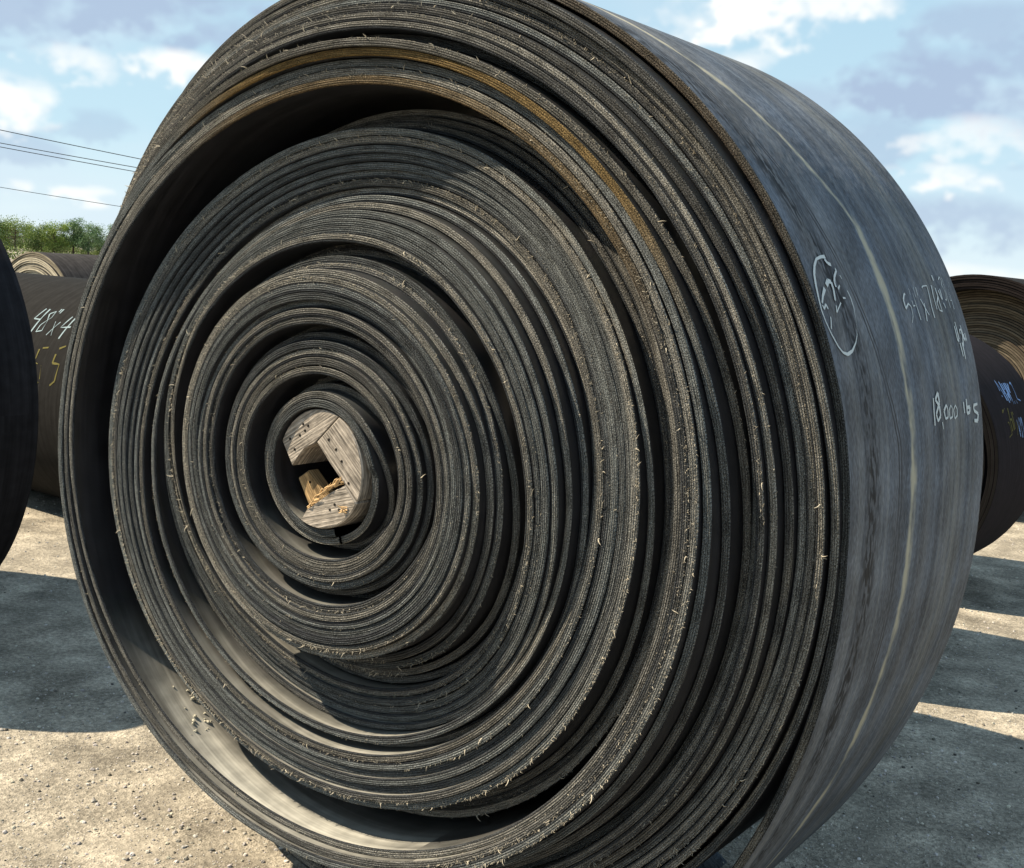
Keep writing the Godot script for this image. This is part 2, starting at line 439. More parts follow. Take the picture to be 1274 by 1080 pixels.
func wrap_meshes(k: int) -> Array:
	var last := k == WRAPS - 1
	var fmax := 1.0275 if last else 1.0
	var r := outer_radius(k)
	var segs := clampi(int(r * 280.0), 60, 320) * 2
	var qs := [0.0, 0.05, 0.14, 0.22, 0.27, 0.32, 0.42, 0.5, 0.54, 0.58, 0.68, 0.76, 0.81, 0.86, 0.94, 1.0]
	var relief := [0.0042, 0.0012, 0.0002, 0.0002, 0.0020, 0.0, -0.0004, 0.0, 0.0022, 0.0, -0.0004, 0.0, 0.0020, 0.0, 0.0008, 0.0044]
	var ply := [1.0, 1.0, 1.0, 0.9, 0.5, 0.9, 1.0, 0.9, 0.45, 0.9, 1.0, 0.9, 0.5, 0.95, 1.0, 0.85]
	var E := Grid.new()
	var rows := qs.size()
	var cols := segs + 1
	var frames := []
	for j in cols:
		var f := fmax * j / segs
		var s := spiral(k, f)
		var u := k + f
		if k == 0: s[3] += 0.008 * smoothstep(0.786, 0.794, f)
		s[3] += nb.get_noise_2d(u * 40.0, 60.0) * 0.003 + nc.get_noise_2d((length_to[k] + f * TAU * r) * 60.0, 7.0) * 0.0016
		frames.append(s)
	var rust := 1.0 if k == 41 or k == 38 else 0.0
	for i in rows:
		var q: float = qs[i]
		for j in cols:
			var s: Array = frames[j]
			var p: Vector2 = s[0]
			var n: Vector2 = s[1]
			var u: float = length_to[k] + fmax * j / segs * TAU * r
			var rag := nc.get_noise_2d(u * 300.0, q * 40.0)
			var z: float = s[3] + relief[i] + rag * (0.0017 if i > 0 and i < rows - 1 else 0.0006)
			var xy := p - n * (T0 * (1.0 - q)) + n * (rag * 0.0007)
			var nick := smoothstep(0.40, 0.62, nc.get_noise_2d(u * 38.0, 500.0 + q * 9.0))
			z += nick * 0.006
			E.v.append(Vector3(xy.x, xy.y, -z))
			E.n.append(Vector3(0, 0, 1))
			E.uv.append(Vector2(u / 0.43, q))
			var fm := smoothstep(0.7, 0.98, fmax * j / segs)
			var k2 := mini(k + 1, WRAPS - 1)
			var tn := lerpf(tone[k], tone[k2], fm)
			var sm := lerpf(smooth_of[k], smooth_of[k2], fm)
			var strip: float = lerpf(strip_of[k], strip_of[k2], fm) + na.get_noise_2d(u * 30.0, 9.0) * 0.25
			var fabric := smoothstep(strip - 0.08, strip + 0.12, q) * (1.0 - smoothstep(0.93, 1.0, q) * 0.3)
			fabric *= clampf(0.85 + na.get_noise_2d(u * 12.0, 5.0) * 1.3 + na.get_noise_2d(u * 90.0, q * 60.0 + u * 3.0) * 0.6, 0.1, 1.0)
			var cut: Color = Color(0.395, 0.385, 0.345).lerp(Color(0.265, 0.288, 0.287), sm) * tn
			var col := Color(0.07, 0.077, 0.085).lerp(cut, fabric)
			col *= lerpf(1.0, ply[i], clampf(0.7 + na.get_noise_2d(u * 25.0, q * 90.0 + u * 2.0) * 1.6, 0.0, 1.0))
			col = col.lerp(Color(0.46, 0.43, 0.36), nick * 0.6 * clampf(0.5 + rag * 2.0, 0.0, 1.0))
			if rust > 0.0:
				var th: float = s[2]
				var a := fposmod(th, TAU)
				var amount := smoothstep(0.35, 0.8, a) * (1.0 - smoothstep(1.9, 2.3, a)) * clampf(0.75 + na.get_noise_2d(u * 20.0, 3.0) * 1.5, 0.0, 1.0)
				col = col.lerp(Color(0.30, 0.195, 0.065), amount * (0.85 if k == 41 else 0.5))
			if k == WRAPS - 1:
				col = (col * 0.75).lerp(Color(0.21, 0.145, 0.075), 0.5 * smoothstep(0.2, 0.9, sin(s[2])) * clampf(0.4 + na.get_noise_2d(u * 14.0, 8.0) * 2.0, 0.0, 1.0))
			E.c.append(Color(col.r, col.g, col.b, 1.0))
	E.strip(rows, cols, 0, true)
	E.smooth(rows, cols, 0, 1.0)
	# the belt's two faces and its far edge
	var B := Grid.new()
	var every := 2 if not last else 1
	var bc := segs / every + 1
	var back := 1.065 + rng.randf_range(-0.012, 0.008)
	if last: back = 1.065
	var deep := [0.0045, 0.018, 0.045, 0.08, 0.13, 0.22, 0.45]
	for side in 2:
		var first := B.v.size()
		var count := deep.size() + 1
		for i in count:
			for j in bc:
				var s: Array = frames[mini(j * every, segs)]
				var p: Vector2 = s[0]
				var n: Vector2 = s[1]
				var z0: float = s[3]
				var z: float = back if i == count - 1 else minf(z0 + deep[i], back - 0.1)
				var xy := p if side == 0 else p - n * T0
				B.v.append(Vector3(xy.x, xy.y, -z))
				B.n.append(Vector3(n.x, n.y, 0) if side == 0 else Vector3(-n.x, -n.y, 0))
				var f := fmax * j * every / segs
				if last and side == 0:
					B.uv.append(Vector2(z / 1.2, f))
				else:
					B.uv.append(Vector2(z / 0.6, f * TAU * r / 2.4 + k * 0.37))
				# upward faces paler: settled dust, with sun glare painted in on inner faces
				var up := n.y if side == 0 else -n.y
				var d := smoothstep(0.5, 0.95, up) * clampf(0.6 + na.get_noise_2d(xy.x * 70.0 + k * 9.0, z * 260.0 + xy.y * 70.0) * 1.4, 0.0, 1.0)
				if side == 1 and k == 38: d = clampf(d * 1.5, 0.0, 1.0) * (1.0 - 0.85 * smoothstep(0.06, 0.16, z - z0))  # this wrap's pale tint is cut back to its sunlit strip
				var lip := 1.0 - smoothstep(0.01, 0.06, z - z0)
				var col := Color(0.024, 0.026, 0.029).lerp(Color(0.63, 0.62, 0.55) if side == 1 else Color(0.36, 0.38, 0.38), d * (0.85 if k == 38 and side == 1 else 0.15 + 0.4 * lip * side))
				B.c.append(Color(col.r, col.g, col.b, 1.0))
		B.strip(count, bc, first, side == 1)
	var first2 := B.v.size()
	for i in 2:
		for j in bc:
			var s: Array = frames[mini(j * every, segs)]
			var p: Vector2 = s[0]
			var n: Vector2 = s[1]
			var xy := p - n * T0 * i
			B.v.append(Vector3(xy.x, xy.y, -back))
			B.n.append(Vector3(0, 0, -1))
			B.uv.append(Vector2(0.5, 0.01 * j))
			B.c.append(Color(0.12, 0.11, 0.09))
	B.strip(2, bc, first2)
	# the two cut ends of the belt
	if last or k == 0:
		for e in [0, bc - 1]:
			if last and e == 0: continue
			var s: Array = frames[segs if e else 0]
			var p: Vector2 = s[0]
			var n: Vector2 = s[1]
			var fr := B.v.size()
			var tang := Vector3(n.y, -n.x, 0) * (1.0 if e else -1.0)
			for i in 2:
				for z: float in [s[3] + 0.004, back]:
					var xy := p - n * T0 * i
					B.v.append(Vector3(xy.x, xy.y, -z)); B.n.append(tang); B.uv.append(Vector2(z, i * 0.02)); B.c.append(Color(0.13, 0.12, 0.09))
			B.strip(2, 2, fr, e == 0)
	return [E.mesh(), B.mesh()]

func chalk_line(stroke: Array, radius: float, width: float, gap: float) -> Array:
	# stroke: axial, degrees, axial, degrees, ...  drawn as a broken ribbon that lies on the round face
	var found := []
	var st: SurfaceTool = null
	for i in range(0, stroke.size() - 2, 2):
		var a := Vector2(stroke[i], deg_to_rad(stroke[i + 1]) * radius)
		var b := Vector2(stroke[i + 2], deg_to_rad(stroke[i + 3]) * radius)
		var steps := maxi(2, int(a.distance_to(b) / 0.0045))
		var side := (b - a).orthogonal().normalized()
		for j in steps:
			var p := a.lerp(b, float(j) / steps)
			var q := a.lerp(b, (j + 1.0) / steps)
			if nc.get_noise_2d(p.x * 900.0, p.y * 900.0) < gap:
				st = null
				continue
			if st == null:
				st = SurfaceTool.new()
				st.begin(Mesh.PRIMITIVE_TRIANGLES)
				found.append(st)
			var w0 := width * (0.85 + 1.1 * nc.get_noise_2d(p.x * 500.0 + 40.0, p.y * 500.0))
			var w1 := width * (0.85 + 1.1 * nc.get_noise_2d(q.x * 500.0 + 40.0, q.y * 500.0))
			var quad := []
			for c: Vector2 in [p - side * w0, p + side * w0, q + side * w1, q - side * w1]:
				var th := c.y / radius
				quad.append(Vector3(cos(th) * (radius + 0.0022), sin(th) * (radius + 0.0022), -c.x))
			var n := Vector3(cos(p.y / radius), sin(p.y / radius), 0)
			var turned: bool = (quad[1] - quad[0]).cross(quad[2] - quad[0]).dot(n) > 0.0
			for k in ([0, 2, 1, 0, 3, 2] if turned else [0, 1, 2, 0, 2, 3]):
				st.set_normal(n); st.add_vertex(quad[k])
	return found

func chalk(called: String, strokes: Array, radius: float, material: Material, parent: Node, centre: float, label: String, width := 0.0026, gap := -0.28):
	for s in strokes:
		for st: SurfaceTool in chalk_line(s, radius, width, gap):
			var o := put("chalk_stroke", st.commit(), material, parent)
			o.position.y = centre
			tag(o, label)

func big_roll():
	var t := thing("conveyor_belt_roll", "huge black belt roll in the foreground, wraps slid out in steps, chalk on its side", "conveyor belt roll", BASE, -YAW, "rolls of used conveyor belt in the yard")
	for k in WRAPS:
		var mm := wrap_meshes(k)
		var holder := MeshInstance3D.new()
		var am: ArrayMesh = mm[0]
		var bm: ArrayMesh = mm[1]
		am.add_surface_from_arrays(Mesh.PRIMITIVE_TRIANGLES, bm.surface_get_arrays(0))
		am.surface_set_material(0, m.edge)
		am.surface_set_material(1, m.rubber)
		if k == WRAPS - 1: am.surface_set_material(1, m.cover)
		holder.mesh = am
		holder.name = "belt_wrap"
		holder.position.y = 1.204
		t.add_child(holder, true)
		if k == 41: tag(holder, "wrap with a rust-stained golden edge over the top")
		if k == WRAPS - 1: tag(holder, "grey outermost wrap, its loose end hanging off the roll to the ground")
	frayed(t)
	var R := outer_radius(WRAPS - 1)
	chalk("chalk_writing", [[.275, 28.2, .263, 28.6, .235, 28.5, .207, 28.2, .185, 27.5, .167, 26.6, .156, 25.5, .148, 24.2, .144, 23.0, .149, 21.9, .161, 20.7, .18, 19.5, .197, 18.9, .219, 18.7, .247, 19.0, .276, 19.8, .294, 20.6, .305, 21.5, .31, 22.3, .317, 23.3, .317, 24.3, .311, 25.1], [.25, 28.3, .258, 27.9, .278, 27.7, .291, 27.2, .268, 26.5, .257, 25.9, .257, 25.4], [.158, 23.7, .172, 24.4, .195, 25.2], [.209, 25.5, .225, 26.0, .24, 25.9, .239, 25.1, .229, 24.0], [.157, 23.5, .159, 23.1, .174, 23.6, .182, 22.9, .178, 22.1, .167, 21.2], [.226, 23.5, .218, 22.8, .255, 23.8], [.265, 25.2, .279, 25.6, .295, 25.4, .294, 24.7], [.274, 24.3, .288, 24.3], [.3, 26.7, .306, 26.1]], R, m.chalk, t, 1.204, "chalk line of the number in a hand-drawn oval", 0.0036, -0.52)
	chalk("chalk_writing", [[.69, 25.5, .652, 25.0, .637, 24.4, .635, 23.4, .663, 24.0, .676, 23.6, .669, 22.6, .651, 21.8], [.7, 25.8, .695, 24.8, .692, 23.7, .706, 23.8], [.717, 25.2, .715, 23.8, .716, 22.1], [.735, 26.0, .731, 24.8], [.753, 26.0, .748, 25.0], [.758, 24.6, .77, 23.7, .786, 22.7], [.776, 24.1, .768, 23.1, .758, 22.0], [.798, 26.0, .81, 26.2, .841, 26.3, .835, 25.3, .823, 23.7, .821, 22.4], [.877, 26.4, .864, 25.1, .858, 23.4], [.899, 26.1, .898, 25.2, .894, 24.2, .895, 23.2, .876, 23.3, .873, 24.2, .897, 25.0, .899, 26.1], [.91, 27.7, .909, 27.0], [.917, 25.8, .922, 24.7, .93, 23.6], [.933, 26.0, .923, 24.2], [.951, 27.2, .967, 27.6, .971, 27.1, .96, 26.5, .967, 26.1, .968, 25.5, .957, 24.6, .949, 24.7], [.982, 27.5, .972, 25.2, .968, 23.7], [1.0, 26.2, .989, 24.6, .998, 24.6], [1.004, 26.1, .999, 24.7, .995, 23.5], [1.017, 26.8, 1.013, 26.2], [1.029, 27.0, 1.022, 26.3]], R, m.chalk, t, 1.204, "chalk line of the belt size in feet and inches", 0.0028, -0.5)
	chalk("chalk_writing", [[.955, 21.4, .953, 19.6, .963, 19.7], [.968, 21.9, .966, 19.8, .969, 17.7], [.988, 20.9, .984, 19.6, .984, 17.4], [.988, 20.9, 1.001, 21.0, 1.0, 20.0, .989, 19.0, .98, 19.1], [1.004, 21.5, 1.006, 20.7, 1.006, 19.8], [1.012, 20.4, 1.009, 19.6, 1.019, 19.9], [1.024, 20.5, 1.026, 19.6]], R, m.chalk, t, 1.204, "chalk line of the four-ply note", 0.0028, -0.5)
	chalk("chalk_writing", [
		[.689, 13.4, .684, 12.0, .683, 10.4], [.726, 13.9, .702, 13.2, .726, 12.4, .728, 11.3, .707, 10.8, .698, 11.6, .729, 12.8, .726, 13.9], [.738, 10.6, .742, 9.8],
		[.776, 12.4, .756, 11.8, .763, 10.9, .783, 11.0, .785, 12.0, .776, 12.4], [.81, 12.3, .793, 11.7, .797, 10.8, .818, 11.0, .82, 11.9, .81, 12.3], [.845, 12.2, .828, 11.7, .833, 10.7, .854, 11.0, .856, 11.8, .845, 12.2],
		[.911, 12.4, .913, 11.1], [.936, 12.7, .934, 11.0, .956, 11.1, .96, 11.7, .936, 11.7], [1.025, 11.9, .992, 11.8, .992, 11.2, 1.025, 10.7, 1.017, 9.9, .989, 10.0]], R, m.chalk, t, 1.204, "chalk line of the weight in pounds", 0.003, -0.72)

func frayed(t: Node3D):
	# loose threads along the cut edges
	var st := SurfaceTool.new()
	st.begin(Mesh.PRIMITIVE_TRIANGLES)
	tube(st, PackedVector3Array([Vector3.ZERO, Vector3(0.05, 0.0, 0.35), Vector3(0.22, 0.04, 0.7), Vector3(0.5, 0.02, 1.0)]), PackedFloat32Array([0.10, 0.085, 0.06, 0.015]), 3)
	var mesh := st.commit()
	var many: Array[Transform3D] = []
	for k in WRAPS:
		var r := outer_radius(k)
		var n := int(r * TAU * 420.0)
		for i in n:
			var f := rng.randf()
			var s := spiral(k, f)
			var burst := na.get_noise_2d((k + f) * r * 70.0, 20.0)
			if burst < rng.randf_range(-0.18, 0.4) + 0.2 * smooth_of[k]: continue
			var nn: Vector2 = s[1]
			var q := 1.0 - 0.55 * pow(rng.randf(), 1.5)
			var xy: Vector2 = s[0] - nn * T0 * (1.0 - q)
			var at := Vector3(xy.x, xy.y, -(s[3] + 0.0015) + 0.0005)
			var lng := rng.randf_range(0.0022, 0.0062) * (1.0 + 1.8 * pow(rng.randf(), 18.0)) * (0.7 if smooth_of[k] > 0.5 else 1.0)
			var fwd := (Vector3(0, 0, 1) * rng.randf_range(0.5, 1.0) + Vector3(nn.x, nn.y, 0) * rng.randf_range(-0.2, 1.1) + Vector3(-nn.y, nn.x, 0) * rng.randf_range(-0.7, 0.7)).normalized()
			var b := Basis.looking_at(-fwd, Vector3(rng.randf_range(-1, 1), rng.randf_range(-1, 1), 0.3).normalized()).scaled(Vector3.ONE * lng)
			many.append(Transform3D(b * Basis.from_scale(Vector3(1.3, 1.3, 1)), at))
	var mmesh := MultiMesh.new()
	mmesh.transform_format = MultiMesh.TRANSFORM_3D
	mmesh.mesh = mesh
	mmesh.instance_count = many.size()
	for i in many.size(): mmesh.set_instance_transform(i, many[i])
	var o := MultiMeshInstance3D.new()
	o.multimesh = mmesh
	o.material_override = m.thread
	o.name = "frayed_threads"
	o.position.y = 1.204
	t.add_child(o, true)
	tag(o, "", "", "", "stuff")

func arc_points(r: float, from: float, to: float, n: int) -> PackedVector2Array:
	var p := PackedVector2Array()
	for i in n + 1:
		var a := deg_to_rad(lerpf(from, to, float(i) / n))
		p.append(Vector2(cos(a), sin(a)) * r)
	return p

func core():
	# boards round a square hole, sawn off round; wedged inside the innermost wrap
	var at := BASE + Vector3(0, 1.218, 0) - AX * 0.094
	var t := thing("wooden_core", "weathered wooden core boards round a dark square hole in the big roll's eye", "wooden core", at, -YAW)
	var R := 0.1425
	var upper := PackedVector2Array([Vector2(-.096, -.006), Vector2(-.075, .020), Vector2(-.056, .040), Vector2(-.018, .060)])
	upper.append_array(arc_points(R, 68, 160, 12))
	var o := put("core_board", prism(upper, -0.9, 0.0, 0.55), m.wood_grey, t)
	tag(o, "grey board across the upper left of the core")
	nail_holes(o, [Vector2(-.105, .058), Vector2(-.088, .035), Vector2(-.055, .085), Vector2(-.072, .072), Vector2(-.062, .10), Vector2(-.045, .098)], 0.0)
	var right := PackedVector2Array([Vector2(-.010, .064), Vector2(.032, .022), Vector2(.078, -.018), Vector2(.129, -.056)])
	right.append_array(arc_points(R, -22, 66, 12))
	o = put("core_board", prism(right, -0.9, 0.004, -0.72), m.wood_right, t)
	tag(o, "pale board down the right of the core")
	nail_holes(o, [Vector2(.055, .055), Vector2(.075, .03), Vector2(.10, -.018), Vector2(.03, .075)], 0.004)
	var bottom := PackedVector2Array([Vector2(.008, -.074), Vector2(.05, -.046), Vector2(.09, -.025), Vector2(.126, -.058)])
	bottom.append_array(arc_points(R, -26, -112, 10))
	bottom.append(Vector2(-.035, -.105))
	o = put("core_board", prism(bottom, -0.9, 0.006, 0.3), m.wood_grey, t)
	tag(o, "cracked board end at the bottom of the core")
	nail_holes(o, [Vector2(.045, -.09), Vector2(.06, -.075), Vector2(.075, -.085)], 0.006)
	var left := PackedVector2Array([Vector2(-.104, -.040), Vector2(-.070, -.017), Vector2(.004, -.076), Vector2(-.040, -.108), Vector2(-.066, -.100)])
	o = put("core_board", prism(left, -0.062, -0.03, -0.9), m.wood_fresh, t)
	tag(o, "fresher yellow board set deeper at the lower left of the core")
	nail_holes(o, [Vector2(-.062, -.045), Vector2(-.035, -.075)], -0.03)
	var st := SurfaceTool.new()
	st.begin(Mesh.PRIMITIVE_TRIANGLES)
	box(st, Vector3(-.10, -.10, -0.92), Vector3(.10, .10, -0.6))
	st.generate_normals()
	put("core_block", st.commit(), m.dark_hole, t)
	# torn splinters
	st = SurfaceTool.new()
	st.begin(Mesh.PRIMITIVE_TRIANGLES)
	for i in 46:
		var along := rng.randf()
		var a := Vector2(-.045, -.105).lerp(Vector2(.082, -.022), pow(along, 0.7))
		var lift := 0.012 * sin(along * PI)
		var p0 := Vector3(a.x, a.y + lift + rng.randf_range(-0.004, 0.005), 0.004 + rng.randf_range(-0.01, 0.006))
		var d := Vector3(rng.randf_range(0.6, 1.0), rng.randf_range(0.2, 0.9), rng.randf_range(-0.15, 0.35)).normalized() * rng.randf_range(0.014, 0.042)
		if along > 0.8 and rng.randf() < 0.4: d = Vector3(rng.randf_range(-0.4, 0.5), rng.randf_range(0.4, 1.0), 0.2).normalized() * 0.02
		tube(st, PackedVector3Array([p0, p0 + d * 0.5 + Vector3(0, rng.randf_range(-0.003, 0.003), 0.002), p0 + d]), PackedFloat32Array([0.0022, 0.0018, 0.0005]), 4)
	for i in 9:
		var p0 := Vector3(rng.randf_range(.088, .104), rng.randf_range(-.088, -.075), 0.008)
		var d := Vector3(rng.randf_range(-1, 1), rng.randf_range(-0.3, 0.5), 0.4).normalized() * 0.017
		tube(st, PackedVector3Array([p0, p0 + d * 0.5, p0 + d]), PackedFloat32Array([0.002, 0.0016, 0.0005]), 4)
	tag(put("wood_splinters", st.commit(), m.splinter, t), "", "", "", "stuff")

func nail_holes(o: Node, spots: Array, z: float):  # near-black discs, colour standing in for the shade inside nail holes
	for p: Vector2 in spots:
		var st := SurfaceTool.new()
		st.begin(Mesh.PRIMITIVE_TRIANGLES)
		tube(st, PackedVector3Array([Vector3(p.x, p.y, z - 0.004), Vector3(p.x, p.y, z + 0.0012), Vector3(p.x, p.y, z + 0.0014)]), PackedFloat32Array([0.0036, 0.0034, 0.0]), 8)
		put("dark_hole", st.commit(), m.dark_hole, o)

func dirt_on_roll():
	# dry clods on the inner face of the outer group of wraps, lower left
	var clod := stone_mesh(5, 0.35)
	var all: Array[Transform3D] = []
	var r := outer_radius(38) - T0
	for i in 40:
		var deg := -128.0 + rng.randf_range(-2.5, 2.5) if i < 24 else -122.0 + rng.randf_range(-1.8, 1.8)
		var z := rng.randfn(0.01, 0.02) if i < 24 else rng.randfn(-0.03, 0.02)
		var sz := 0.0018 + 0.0052 * pow(rng.randf(), 2.0)
		var a := deg_to_rad(deg)
		var p := Vector3(cos(a) * (r - sz * 0.4), 1.204 + sin(a) * (r - sz * 0.4), -z)
		all.append(Transform3D(Basis.from_euler(Vector3(rng.randf() * 6, rng.randf() * 6, rng.randf() * 6)).scaled(Vector3.ONE * sz), p))
	var o := scatter("dirt_clods", clod, all, m.dirt)
	o.position = BASE
	o.rotation.y = -YAW
	tag(o, "crumbs of dry pale dirt lying inside the big roll's outer wraps at the lower left", "dirt", "", "stuff")

func scatter(called: String, mesh: Mesh, all: Array[Transform3D], material: Material, colors := PackedColorArray()) -> MultiMeshInstance3D:
	var mmesh := MultiMesh.new()
	mmesh.transform_format = MultiMesh.TRANSFORM_3D
	mmesh.use_colors = colors.size() > 0
	mmesh.mesh = mesh
	mmesh.instance_count = all.size()
	for i in all.size():
		mmesh.set_instance_transform(i, all[i])
		if colors.size(): mmesh.set_instance_color(i, colors[i])
	var o := MultiMeshInstance3D.new()
	o.multimesh = mmesh
	o.material_override = material
	o.name = numbered(called)
	add_child(o)
	return o

func stone_mesh(seed_: int, rough: float) -> ArrayMesh:
	var s := SphereMesh.new()
	s.radius = 1.0; s.height = 2.0; s.radial_segments = 7; s.rings = 4
	var a := s.get_mesh_arrays()
	var v: PackedVector3Array = a[Mesh.ARRAY_VERTEX]
	var n := FastNoiseLite.new()
	n.seed = seed_; n.frequency = 0.8
	for i in v.size():
		var p := v[i]
		v[i] = p * (1.0 + n.get_noise_3dv(p * 1.6) * rough * 2.0) * Vector3(1.0, 0.62, 0.8)
	var st := SurfaceTool.new()
	st.begin(Mesh.PRIMITIVE_TRIANGLES)
	st.set_smooth_group(-1)
	for i in a[Mesh.ARRAY_INDEX]: st.add_vertex(v[i])
	st.generate_normals()
	return st.commit()

# ---------------------------------------------------------------- the other rolls
func ring(g: Grid, r0: float, r1: float, z0: float, z1: float, segs: int, dy := 0.0, seed_ := 0.0, col := Color.WHITE, edge := Color.WHITE):
	# one closed turn: outer face, front edge, inner face, back edge
	var prof := [[Vector2(r1, z1), Vector2(0, 1)], [Vector2(r1, z1), Vector2(1, 0)], [Vector2(r1, z0 + 0.003), Vector2(1, 0)], [Vector2(r1 - 0.003, z0), Vector2(0, -1)], [Vector2(r0 + 0.003, z0), Vector2(0, -1)], [Vector2(r0, z0 + 0.003), Vector2(-1, 0)], [Vector2(r0, z1), Vector2(-1, 0)], [Vector2(r0, z1), Vector2(0, 1)], [Vector2(r1, z1), Vector2(0, 1)]]
	var first := g.v.size()
	for i in prof.size():
		for j in segs + 1:
			var a := TAU * j / segs
			var q: Vector2 = prof[i][0]
			var n: Vector2 = prof[i][1]
			var wob := nb.get_noise_2d(seed_ * 30.0, cos(a) * 60.0 + sin(a) * 35.0) * 0.006
			var rr := q.x + wob * 0.3
			g.v.append(Vector3(cos(a) * rr, sin(a) * rr + dy, -(q.y + (wob if i >= 2 and i <= 5 else 0.0))))
			g.n.append(Vector3(cos(a) * n.x, sin(a) * n.x, -n.y))
			g.uv.append(Vector2(q.y / 0.6, a * q.x / 2.4 + seed_ * 0.31))
			g.c.append(edge if i == 3 or i == 4 else col)
	for i in prof.size() - 1:
		if i == 0: continue
		for j in segs:
			var a := first + i * (segs + 1) + j
			var b := a + segs + 1
			for q in [a, b, a + 1, b, b + 1, a + 1]: g.ix.append(q)

func small_roll(label: String, at: Vector3, turn: float, r: float, width: float, cover_turns: int, deep: float, col: Color, edge: Color, seed_: int, rim := Color(0.05, 0.046, 0.04)) -> Node3D:
	var t := thing("conveyor_belt_roll", label, "conveyor belt roll", at, turn, "rolls of used conveyor belt in the yard")
	rng.seed = seed_
	var th := 0.019
	for k in cover_turns:
		var g := Grid.new()
		ring(g, r - th * (k + 1) + 0.0006, r - th * k, 0.004 * k + rng.randf_range(0.0, 0.008), width - 0.003 * k, 96, r, seed_ + k, col, rim)
		put("belt_wrap", g.mesh(), m.dull_rubber, t)
	var g2 := Grid.new()
	var rr := r - th * cover_turns
	var k2 := 0
	while rr > 0.17:
		var z := deep + 0.03 * nb.get_noise_2d(k2 * 22.0, seed_ * 10.0) + rng.randf_range(-0.006, 0.006)
		ring(g2, rr - th + 0.0006, rr, z, width - 0.02 - rng.randf() * 0.01, 72, r, seed_ * 2.0 + k2, col, edge * rng.randf_range(0.75, 1.2))
		rr -= th
		k2 += 1
	tag(put("inner_wraps", g2.mesh(), m.dull_rubber, t), "", "", "", "stuff")
	return t

func other_rolls():
	var black := Color(0.030, 0.030, 0.032)
	var tan_ := Color(0.24, 0.21, 0.155)
	small_roll("black belt roll at the left edge, nearest to the big roll's left", BASE + AX * -0.34 + SD * -3.45, -YAW, 1.0, 1.03, 2, 0.03, Color(0.026, 0.026, 0.029), tan_, 11)
	var t := small_roll("dark belt roll lying crosswise behind the left one, chalked 48 on its side", BASE + AX * 2.6 + SD * -3.95, -YAW + PI / 2.0, 0.735, 1.9, 3, 0.03, Color(0.018, 0.0178, 0.019), tan_, 12)
	# its near side faces the camera: angle 180 looks towards us
	chalk("chalk_writing", mirrored([[.30, 37, .27, 30, .34, 30], [.34, 37, .33, 22], [.42, 36, .38, 34, .42, 29, .43, 24, .38, 23, .38, 27, .43, 32, .42, 36], [.45, 38, .45, 35], [.47, 38, .47, 35], [.50, 30, .55, 22], [.55, 30, .50, 22], [.62, 34, .59, 27, .68, 28], [.66, 34, .64, 21]], -0.09, 12.0), 0.735, m.chalk_pale, t, 0.735, "chalked width in inches", 0.0052, -0.6)
	chalk("chalk_writing", mirrored([[.50, 6, .42, 5, .42, -2, .50, -3, .52, -10, .45, -15, .40, -13], [.66, 8, .60, 6, .60, -1, .67, -1, .67, -9, .60, -13]], -0.18, 22.0), 0.735, m.chalk_yellow, t, 0.735, "faded yellow chalk number", 0.005, -0.15)
	small_roll("belt roll farthest back on the left, pale loose wraps showing in its open end", BASE + AX * 5.0 + SD * -9.55, -YAW, 0.785, 1.1, 3, -0.005, Color(0.055, 0.053, 0.052), Color(0.5, 0.46, 0.36), 13, Color(0.3, 0.27, 0.2))
	small_roll("added belt roll unseen behind the big one, put there to lengthen its shadow", BASE + AX * 1.3 + SD * -0.2, -YAW, 0.72, 0.79, 3, 0.03, black, Color(0.06, 0.055, 0.045), 17)  # unseen roll, added to stretch the big roll's shadow across the ground
	small_roll("small narrow belt roll, second behind the big one, between two other rolls", BASE + AX * 2.75 + SD * -0.25, -YAW, 0.66, 0.85, 3, 0.03, black, Color(0.06, 0.055, 0.045), 14)
	t = small_roll("black belt roll behind the big one at right, with blue and yellow writing", BASE + AX * 4.55 + SD * -0.4, -YAW, 0.765, 0.97, 3, 0.03, Color(0.016, 0.0155, 0.017), Color(0.008, 0.008, 0.008), 15, Color(0.008, 0.008, 0.008))
	chalk("chalk_writing", moved([[.60, 32, .63, 40], [.63, 40, .66, 30], [.67, 33, .69, 39], [.69, 39, .69, 29], [.72, 38, .72, 28, .76, 38, .76, 28], [.79, 38, .79, 28], [.79, 34, .84, 38], [.79, 34, .84, 28], [.87, 37, .91, 38, .87, 30, .92, 29]], -0.24, 0.0), 0.765, m.chalk_blue, t, 0.765, "blue chalk writing", 0.006, -0.25)
	chalk("chalk_writing", moved([[.82, 24, .84, 16], [.86, 24, .84, 18], [.88, 24, .88, 15], [.88, 20, .92, 24, .92, 15]], -0.36, -2.0), 0.765, m.chalk_blue, t, 0.765, "second line of blue chalk", 0.006, -0.25)
	chalk("chalk_writing", moved([[.72, 22, .66, 21, .66, 16, .72, 16, .73, 11, .67, 10], [.78, 22, .75, 17, .79, 17, .79, 11, .75, 11, .75, 17], [.82, 20, .81, 11], [.84, 20, .87, 15, .84, 10]], -0.42, 5.0), 0.765, m.chalk_yellow, t, 0.765, "yellow chalk number", 0.007, -0.2)
	small_roll("belt roll standing farthest back at the right, its flat spiral face turned this way", BASE + AX * 7.6 + SD * -0.7, -YAW, 0.945, 1.1, 6, 0.24, Color(0.022, 0.02, 0.02), Color(0.155, 0.13, 0.095), 16, Color(0.02, 0.018, 0.017))

func moved(strokes: Array, along: float, turn: float) -> Array:
	var out := []
	for s in strokes:
		var q := []
		for i in range(0, s.size(), 2):
			q.append(s[i] + along)
			q.append(s[i + 1] + turn)
		out.append(q)
	return out

